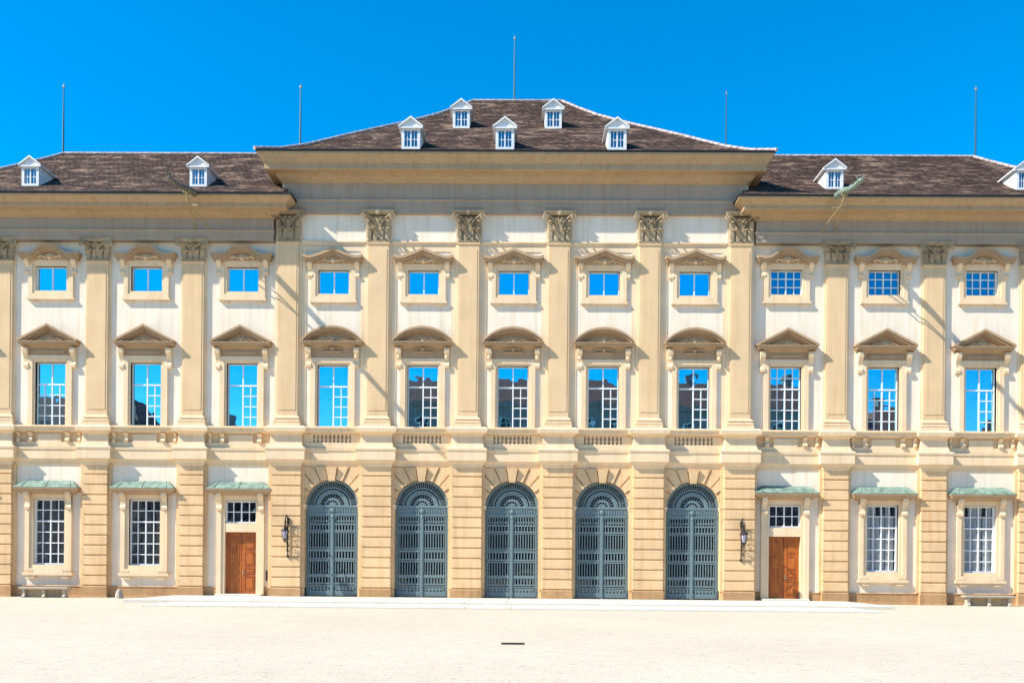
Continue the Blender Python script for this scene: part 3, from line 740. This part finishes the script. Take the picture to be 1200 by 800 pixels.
# ---- arches with voussoirs
RAD = U(31.2); ZS = V(591.5)
def arch_bay(x):
    y = YC; hw = U(BAY/2-17.4); mb = MB(); n = 32
    # spandrel wall with round opening
    pts = [(RAD*math.cos(math.pi*i/n), ZS+RAD*math.sin(math.pi*i/n)) for i in range(n+1)]
    for (a, b), (c, d) in zip(pts[:-1], pts[1:]):
        mb.quad((c,y,d),(a,y,b),(a,y,6.5),(c,y,6.5)); mb.quad((c,y,d),(a,y,b),(a,y+.6,b),(c,y+.6,d))
    for s in (-1, 1):
        mb.quad((s*RAD,y,0.14),(s*hw,y,0.14),(s*hw,y,6.5),(s*RAD,y,6.5)); mb.quad((s*RAD,y,0.14),(s*RAD,y+.6,0.14),(s*RAD,y+.6,ZS),(s*RAD,y,ZS))
    o = mb.build('arch', M['rust'], palace, (U(x), 0, 0))
    v = MB(); m = 11; topz = 6.46
    def outer(a):
        c, q = math.cos(a), math.sin(a); r = 9e9
        if abs(c) > 1e-4: r = min(r, (hw+.02)/abs(c))
        if q > 1e-4: r = min(r, (topz-ZS)/q)
        return r
    for i in range(m):
        a0, a1 = math.pi*i/m, math.pi*(i+1)/m
        if i == m//2: continue
        g_ = .022; a0 += g_; a1 -= g_; pin = []; pout = []
        for k in range(5):
            a = a0+(a1-a0)*k/4; pin.append(((RAD+.0)*math.cos(a), ZS+RAD*math.sin(a))); r = outer(a); pout.append((r*math.cos(a), ZS+r*math.sin(a)))
        v = MB(); v.prism(pin+pout[::-1], y-(.07 if i % 2 else .11), y+.01); v.build('voussoir', M['rust'], o)
    k = MB(); zb = ZS+RAD-.09
    k.rings([[(-U(3.6),y-.16,zb),(U(3.6),y-.16,zb),(U(3.6),y+.02,zb),(-U(3.6),y+.02,zb)],[(-U(6.2),y-.24,6.44),(U(6.2),y-.24,6.44),(U(6.2),y+.02,6.44),(-U(6.2),y+.02,6.44)]])
    k.box(-U(3),U(3),y-.27,y-.2,zb+.2,6.3) if False else None
    k.build('keystone', M['rust'], o)
    for s in (-1, 1):
        j = MB(); a, b = sorted((s*RAD, s*(hw+.0)))
        courses(j, a, b, y-.06, y+.01, .58, ZS-.16, 8)
        j.loft(a, b, y-.06, y+.3, [(.14,.04),(.52,.04),(.56,.0),(.58,0)], 0, 0)
        j.build('jamb', M['rust'], o)
    for s in (-1, 1):
        im = MB(); a, b = sorted((s*(RAD-.0), s*hw)); im.loft(a, b, y-.06, y+.5, [(ZS-.16,.0),(ZS-.12,.05),(ZS-.03,.07),(ZS+.02,.10),(ZS+.06,.10),(ZS+.07,.0)], .5 if s > 0 else 0, .5 if s < 0 else 0)
        im.build('impost', M['trim'], o)
    return o
def gate_proto():
    y = YC+.20; W = RAD-.02
    o = MB(); zt = ZS+.02
    # outer iron frame and the arched rim
    o.box(-W, -W+.06, y-.03, y+.05, .15, ZS); o.box(W-.06, W, y-.03, y+.05, .15, ZS); o.arcband(0, ZS, W-.07, W, 0, math.pi, y-.03, y+.05, 32)
    g0 = o.build('gate', M['gate'], palace)
    f = MB(); y0, y1 = y-.02, y+.03
    f.arcband(0, ZS, .86, .92, 0, math.pi, y0, y1, 30); f.arcband(0, ZS, .60, .80, 0, math.pi, y0-.01, y1, 28)
    f.arcband(0, ZS, .30, .40, 0, math.pi, y0-.01, y1, 20); f.arcband(0, ZS, .0+.14, .20, 0, math.pi, y0, y1, 14); f.arcband(0, ZS, 1.17, 1.21, 0, math.pi, y0, y1, 30)
    for i in range(31): f.spoke(0, ZS, .91, 1.18, math.pi*(i+.5)/31, .042, y0+.005, y1-.01)
    for i in range(31): f.ball((1.04*math.cos(math.pi*(i+.5)/31), y0, ZS+1.04*math.sin(math.pi*(i+.5)/31)), .035,.02,.035, 6, 3)
    for i in range(13): f.spoke(0, ZS, .39, .61, math.pi*(i+.5)/13, .035, y0+.005, y1-.01)
    for i in range(7): f.spoke(0, ZS, .19, .31, math.pi*(i+.5)/7, .03, y0+.005, y1-.01)
    for i in range(15): f.ball((.70*math.cos(math.pi*(i+.5)/15), y0-.015, ZS+.70*math.sin(math.pi*(i+.5)/15)), .03,.02,.03, 6, 3)
    f.arcband(0, ZS, .001, .13, 0, math.pi, y0, y1, 10)
    f.build('fanlight', M['gate'], g0)
    t = MB(); zb0, zb1 = V(602), V(591)
    t.box(-W+.06, W-.06, y-.05, y+.04, zb1-.07, zb1+.03); t.box(-W+.06, W-.06, y-.05, y+.04, zb0, zb0+.08); t.box(-W+.06, W-.06, y-.01, y+.02, zb0+.08, zb1-.07)
    for i in range(19): t.box(-1.2+i*.1263, -1.2+i*.1263+.055, y-.035, y-.01, zb0+.12, zb1-.11)
    t.ball((0, y-.06, (zb0+zb1)/2), .11,.05,.11)
    t.build('transom', M['gate'], g0)
    # rows from the top of the leaf down, in metres from the ground
    top = zb0-.01
    for s in (-1, 1):
        d = MB(); a, b = (.045, W-.08) if s > 0 else (-W+.08, -.045)
        d.box(a, a+.06, y-.03, y+.03, .2, top); d.box(b-.06, b, y-.03, y+.03, .2, top)
        d.box(a, b, y-.032, y+.03, .2, .42); d.box(a, b, y-.032, y+.03, top-.05, top)
        def rail(z, h=.05): d.box(a+.055, b-.055, y-.036, y+.028, z-h/2, z+h/2)
        def row(z0, z1, n, wd, dp=.02):
            for i in range(n):
                c = a+.06+(b-a-.12)*(i+.5)/n; d.box(c-wd/2, c+wd/2, y-.02, y+.01, z0, z1)
        def dots(z0, z1, n):
            n = 7
            rail(z0+.03, .07); rail(z1-.03, .07); row(z0, z1, n, (b-a-.12)/n*.40); 
        Z = lambda q: V(q)
        row(Z(613), top, 8, .05); 
        for i in range(7): d.ball((a+.06+(b-a-.12)*(i+1)/8, y-.02, Z(609)), .035,.02,.045, 6, 3)
        dots(Z(621), Z(612), 9)
        row(Z(642), Z(621), 8, .048); rail(Z(640), .04); rail(Z(622.5), .04)
        dots(Z(654), Z(643), 9); rail(Z(642), .04); rail(Z(655.5), .06)
        row(Z(671), Z(656), 8, .048); rail(Z(672), .07)
        dots(Z(683), Z(673), 9); rail(Z(685), .05)
        for i in range(6):
            c = a+.06+(b-a-.12)*(i+.5)/6; d.box(c-.045, c+.045, y-.02, y+.01, .42, Z(685))
            d.ball((c+(b-a)/12 if i < 5 else c, y-.012, Z(688)), .045,.02,.06, 6, 3)
        d.build('gate_leaf', M['gate'], g0)
    p = MB(); p.box(-.045, .045, y-.07, y+.04, .15, top); p.ball((0,y-.07,top-.05), .07,.05,.07); p.box(-.06,.06,y-.075,y-.0,.15,.5); p.build('gate_post', M['gate'], g0)
    gl = MB(); gl.quad((-W,y+.1,.15),(W,y+.1,.15),(W,y+.1,ZS),(-W,y+.1,ZS)); n = 20
    for i in range(n):
        a, b = math.pi*i/n, math.pi*(i+1)/n
        v0 = len(gl.v); gl.v += [(0,y+.1,ZS),(W*math.cos(a),y+.1,ZS+W*math.sin(a)),(W*math.cos(b),y+.1,ZS+W*math.sin(b))]; gl.f.append((v0,v0+1,v0+2))
    gl.build('gate_glass', M['gglass'], g0)
    return g0
for x in CW: arch_bay(x)
M['gglass'] = glass('gate_pane_glass', .07, (.8,.86,.92), .01)
g0 = gate_proto(); g0.location = (U(CW[0]), 0, 0)
for x in CW[1:]: copy_tree(g0, palace, (U(x), 0, 0))

# ------------------------------------------------------------------ things on and by the palace
# waterspouts
def spout(s, label):
    o = empty('waterspout', (s*U(376), YFW+.2, 19.14)); tag(o, label, 'waterspout', 'copper waterspouts')
    L_ = 3.6; dr = .66; dx = s*(-.08)
    x0 = s*(-.48)
    P = lambda t: (x0+dx*t, -L_*t+.2, .12-dr*t + .06*math.sin(t*math.pi*2))
    b = MB(); n = 24; pts = [P(i/n) for i in range(n+1)]; rad = [.15-.055*i/n+(.018 if i % 3 == 0 else 0) for i in range(n+1)]
    b.tube(pts, rad, 9); b.build('spout', M['copperspout' if s > 0 else 'browncopper'], o)
    h = MB(); e = Vector(P(1)); q = Vector(P(.92)); d = (e-q).normalized()
    h.tube([q, e-d*.05, e+d*.12, e+d*.22], [.08,.12,.10,.05], 9)
    h.build('dragon_head', M['copperspout' if s > 0 else 'browncopper'], o)
    for t_ in (-1, 1):
        h = MB(); h.tube([e+Vector((t_*.08,0,.08)), e+Vector((t_*.15,-.05,.2)), e+Vector((t_*.17,.1,.26))], [.04,.03,.01], 5); h.build('horn', M['copperspout' if s > 0 else 'browncopper'], o)
    for t_ in (.25,.45,.65):
        p = Vector(P(t_)); h = MB(); h.tube([p+Vector((0,0,.07)), p+Vector((0,.05,.16)), p+Vector((0,.14,.19))], [.04,.025,.008], 5); h.build('spine', M['copperspout' if s > 0 else 'browncopper'], o)
    st = MB(); p = Vector(P(.42))
    for k, xx in enumerate((-.42, .28)):
        zb = V(281)-19.14
        st.tube([p+Vector((0,0,-.1)), p+Vector((xx*.1,.25,-.55)), (x0+xx*.5*s, -.1, -.9), (x0+xx*s, .95, zb+.35), (x0+xx*s, 1.12, zb+.05)], .038, 6)
    st.tube([p+Vector((-.16,0,-.02)), p+Vector((-.12,0,-.2)), p+Vector((.12,0,-.2)), p+Vector((.16,0,-.02))], .03, 6)
    st.tube([(x0-.16, -.02, -.42),(x0+.16,-.02,-.42)], .05, 6); st.tube([p+Vector((-.1,.2,-.4)),p+Vector((.16,.2,-.44))], .03, 6)
    st.build('strut', M['gold'], o)
spout(-1, 'dull brown green copper waterspout jutting from the left wing eave beside a dormer')
spout(1, 'bright green and white copper waterspout on thin struts at the right wing eave')

# lightning rods
def rod(px, y, ytop, zbase, label, r=.045):
    x = xat(px, y); zt = EYE+(660-ytop)*(DIST+y)/1100.
    o = empty('lightning_rod', (x, y, zbase)); tag(o, label, 'lightning rod', 'lightning rods on the roofs')
    b = MB(); b.tube([(0,0,-.3),(0,0,(zt-zbase)*.5),(0,0,zt-zbase-.1)], [r*1.2,r,r*.6], 8); b.build('rod', M['rod'], o)
    t = MB(); t.ball((0,0,zt-zbase-.05), r*1.3,r*1.3,r*1.8); t.tube([(0,0,zt-zbase),(0,0,zt-zbase+.15)], [r*.5,.004], 5); t.build('tip', M['gold'], o)
yr = YFW+WD; zr = WZ0+WH
rod(67, yr, 98, zr, 'tall grey rod on the ridge end of the left wing roof')
rod(1136, yr, 98, zr, 'tall grey rod on the ridge end of the right wing roof')
rod(598, YF+11.1, 40, Z0+HZ, 'tallest rod, on the middle of the central roof ridge')
rod(349-2, 2.6, 98, roofz(cT,Z0,HZ,YF,11.1,YF+2.6), 'rod rising behind the left hip of the central roof')
rod(848-2, 2.6, 104, roofz(cT,Z0,HZ,YF,11.1,YF+2.6), 'thin rod rising behind the right hip of the central roof', .032)

# wall lanterns
def lantern(s, label):
    x = s*U(263.5)+(U(3.5) if s < 0 else U(2)); y = YC-.30; z = V(652)
    o = empty('wall_lantern', (x, y, z)); tag(o, label, 'lantern', 'lanterns on the outer piers')
    b = MB(); H = V(604)-z
    arm = .62
    b.tube([(0,-.06,0),(0,-.06,H*.98)], .028, 6); b.box(-.05,.05,-.06,.0,-.02,.1); b.box(-.05,.05,-.06,.0,H*.8,H*.95)
    b.tube([(0,-.06,H*.55),(0,-.12,H*.9),(0,-.3,H*1.02),(0,-.5,H*1.0),(0,-arm,H*.85),(0,-arm,H*.74)], .026, 6)
    # scrollwork in the bracket plane and small leaves
    def sp(cy, cz, r, a0, sg, t=1.5): return [(0, cy+sg*r*(1-i/16*.8)*math.cos(a0-t*2*math.pi*i/16), cz+r*(1-i/16*.8)*math.sin(a0-t*2*math.pi*i/16)) for i in range(17)]
    for k in range(5):
        b.tube(sp(-.20, H*(.18+.17*k), .13 if k % 2 else .10, math.pi/2, -1 if k % 2 else 1), .014, 5)
    b.tube([(0,-.06,H*.05),(0,-.18,H*.25),(0,-.38,H*.62),(0,-.5,H*.93)], .018, 5)
    for k in range(6): b.tube([(0,-.1,H*(.1+.15*k)),(.07,-.16,H*(.14+.15*k)),(.12,-.14,H*(.20+.15*k))], [.016,.02,.006], 5)
    b.build('bracket', M['iron'], o)
    l = MB(); zl = H*.74
    l.lathe(0, -arm, [(zl,.02),(zl-.05,.06),(zl-.10,.05),(zl-.13,.15),(zl-.20,.20),(zl-.22,.20),(zl-.23,.12)], 8)
    l.lathe(0, -arm, [(zl-.62,.09),(zl-.65,.10),(zl-.70,.05),(zl-.80,.015)], 8)
    for k in range(8):
        a = math.pi*2*k/8+.39; l.tube([(.17*math.cos(a),-arm+.17*math.sin(a),zl-.22),(.10*math.cos(a),-arm+.10*math.sin(a),zl-.63)], .012, 4)
    l.build('lantern_cage', M['iron'], o)
    q = MB(); q.lathe(0, -arm, [(zl-.60,.085),(zl-.24,.15)], 8); q.build('lantern_glass', M['lampglass'], o)
lantern(-1, 'black wrought iron lantern hanging from a scrolled bracket left of the first gate')
lantern(1, 'dark wrought iron lantern on the pier right of the last gate')

# benches
def bench():
    o = empty('stone_bench'); L_ = 1.17
    s = MB(); s.loft(-L_, L_, -.24, .24, [(.39,-.05),(.42,-.01),(.44,0),(.49,0),(.5,-.01)]); s.build('seat', M['bench'], o)
    for x in (-L_+.2, 0, L_-.2):
        l = MB(); l.side([(-.2,0),(-.22,.06),(-.14,.12),(-.12,.22),(-.19,.34),(-.19,.39),(.19,.39),(.19,.34),(.12,.22),(.14,.12),(.22,.06),(.2,0)], x-.065, x+.065); l.build('leg', M['bench'], o)
    bk = MB(); bk.box(-L_+.27, L_-.27, .0, .06, .0, .385); bk.build('stretcher', M['cap'], o)  # darker panel, its tone also paints the shade beneath the seat
    return o
b1 = bench(); b1.location = (xat(50, -1.0), -1.0, .0); tag(b1, 'stone bench under the leftmost ground floor window', 'bench', 'stone benches by the wall')
b2 = copy_tree(b1); b2.location = (xat(1158-3, -1.0), -1.0, .0); b2['label'] = 'stone bench under the rightmost ground floor window'

# guard stone at the left end of the steps
o = MB(); o.lathe(0, 0, [(0,.19),(.12,.19),(.3,.15),(.42,.10),(.46,.03)], 10)
o = o.build('guard_stone', M['bench'], None, (xat(138,-1.2), -1.2, 0)); tag(o, 'short pale guard stone at the left end of the steps', 'guard stone')

# ------------------------------------------------------------------ town houses across the court (seen mirrored in the windows)
def house(x, wd, h, y, rows, cols, label, rt=.5):
    o = empty('town_house', (x, y, 0)); tag(o, label, 'town house', 'town houses across the forecourt')
    b = MB(); b.box(-wd/2, wd/2, -12, 0, 0, h); b.box(-wd/2-.3, wd/2+.3, .02, .4, h-.5, h); b.build('wall', M['far_wall'], o)
    r = MB(); r.rings([[(-wd/2-.4,-12.4,h+.01),(wd/2+.4,-12.4,h+.01),(wd/2+.4,.5,h+.01),(-wd/2-.4,.5,h+.01)],[(-wd/2+2,-8,h+4*rt+2),(wd/2-2,-8,h+4*rt+2),(wd/2-2,-4,h+4*rt+2),(-wd/2+2,-4,h+4*rt+2)]])
    rf = r.build('roof', M['far_roof'], o)
    for k in range(2):
        c = MB(); c.box(-.6,.6,-.5,.5,0,3.4); c.box(-.75,.75,-.65,.65,3.4,3.6); c.build('chimney', M['far_wall'], rf, (-wd/4+k*wd/2, -5.5, h+2))
    fw_ = None
    for i in range(cols):
        for j in range(rows):
            p = (-wd/2+wd*(i+.5)/cols, 0, 1.4+(h-2.4)*(j)/rows)
            if fw_ is None:
                w_ = MB(); ring(w_, -.6, .6, .5, 2.4, .18, .003, .10); w_.box(-.04,.04,.02,.08,.5,2.4); w_.box(-.6,.6,.02,.08,1.7,1.78)
                fw_ = w_.build('window', M['far_win'], o, p); q = MB(); q.quad((-.6,.012,.5),(.6,.012,.5),(.6,.012,2.4),(-.6,.012,2.4)); q.build('pane', M['room'], fw_)
            else: copy_tree(fw_, o, p)
house(-66, 26, 21, -82, 5, 7, 'long grey house with red roof across the forecourt, farthest left')
house(-45, 14, 17.5, -82, 4, 4, 'narrow red roofed house across the forecourt')
house(-27, 14, 12, -82, 3, 4, 'lowest red roofed house across the forecourt')
house(-2, 34, 24, -82, 6, 9, 'widest and tallest grey house across the forecourt opposite the gates')
house(31, 28, 23.5, -82, 6, 7, 'tall grey house across the forecourt, right of the widest one')
house(53, 12, 20, -80, 5, 3, 'narrow tall house across the forecourt beside the last one')
house(70, 18, 17, -80, 4, 5, 'red roofed house across the forecourt, farthest right')
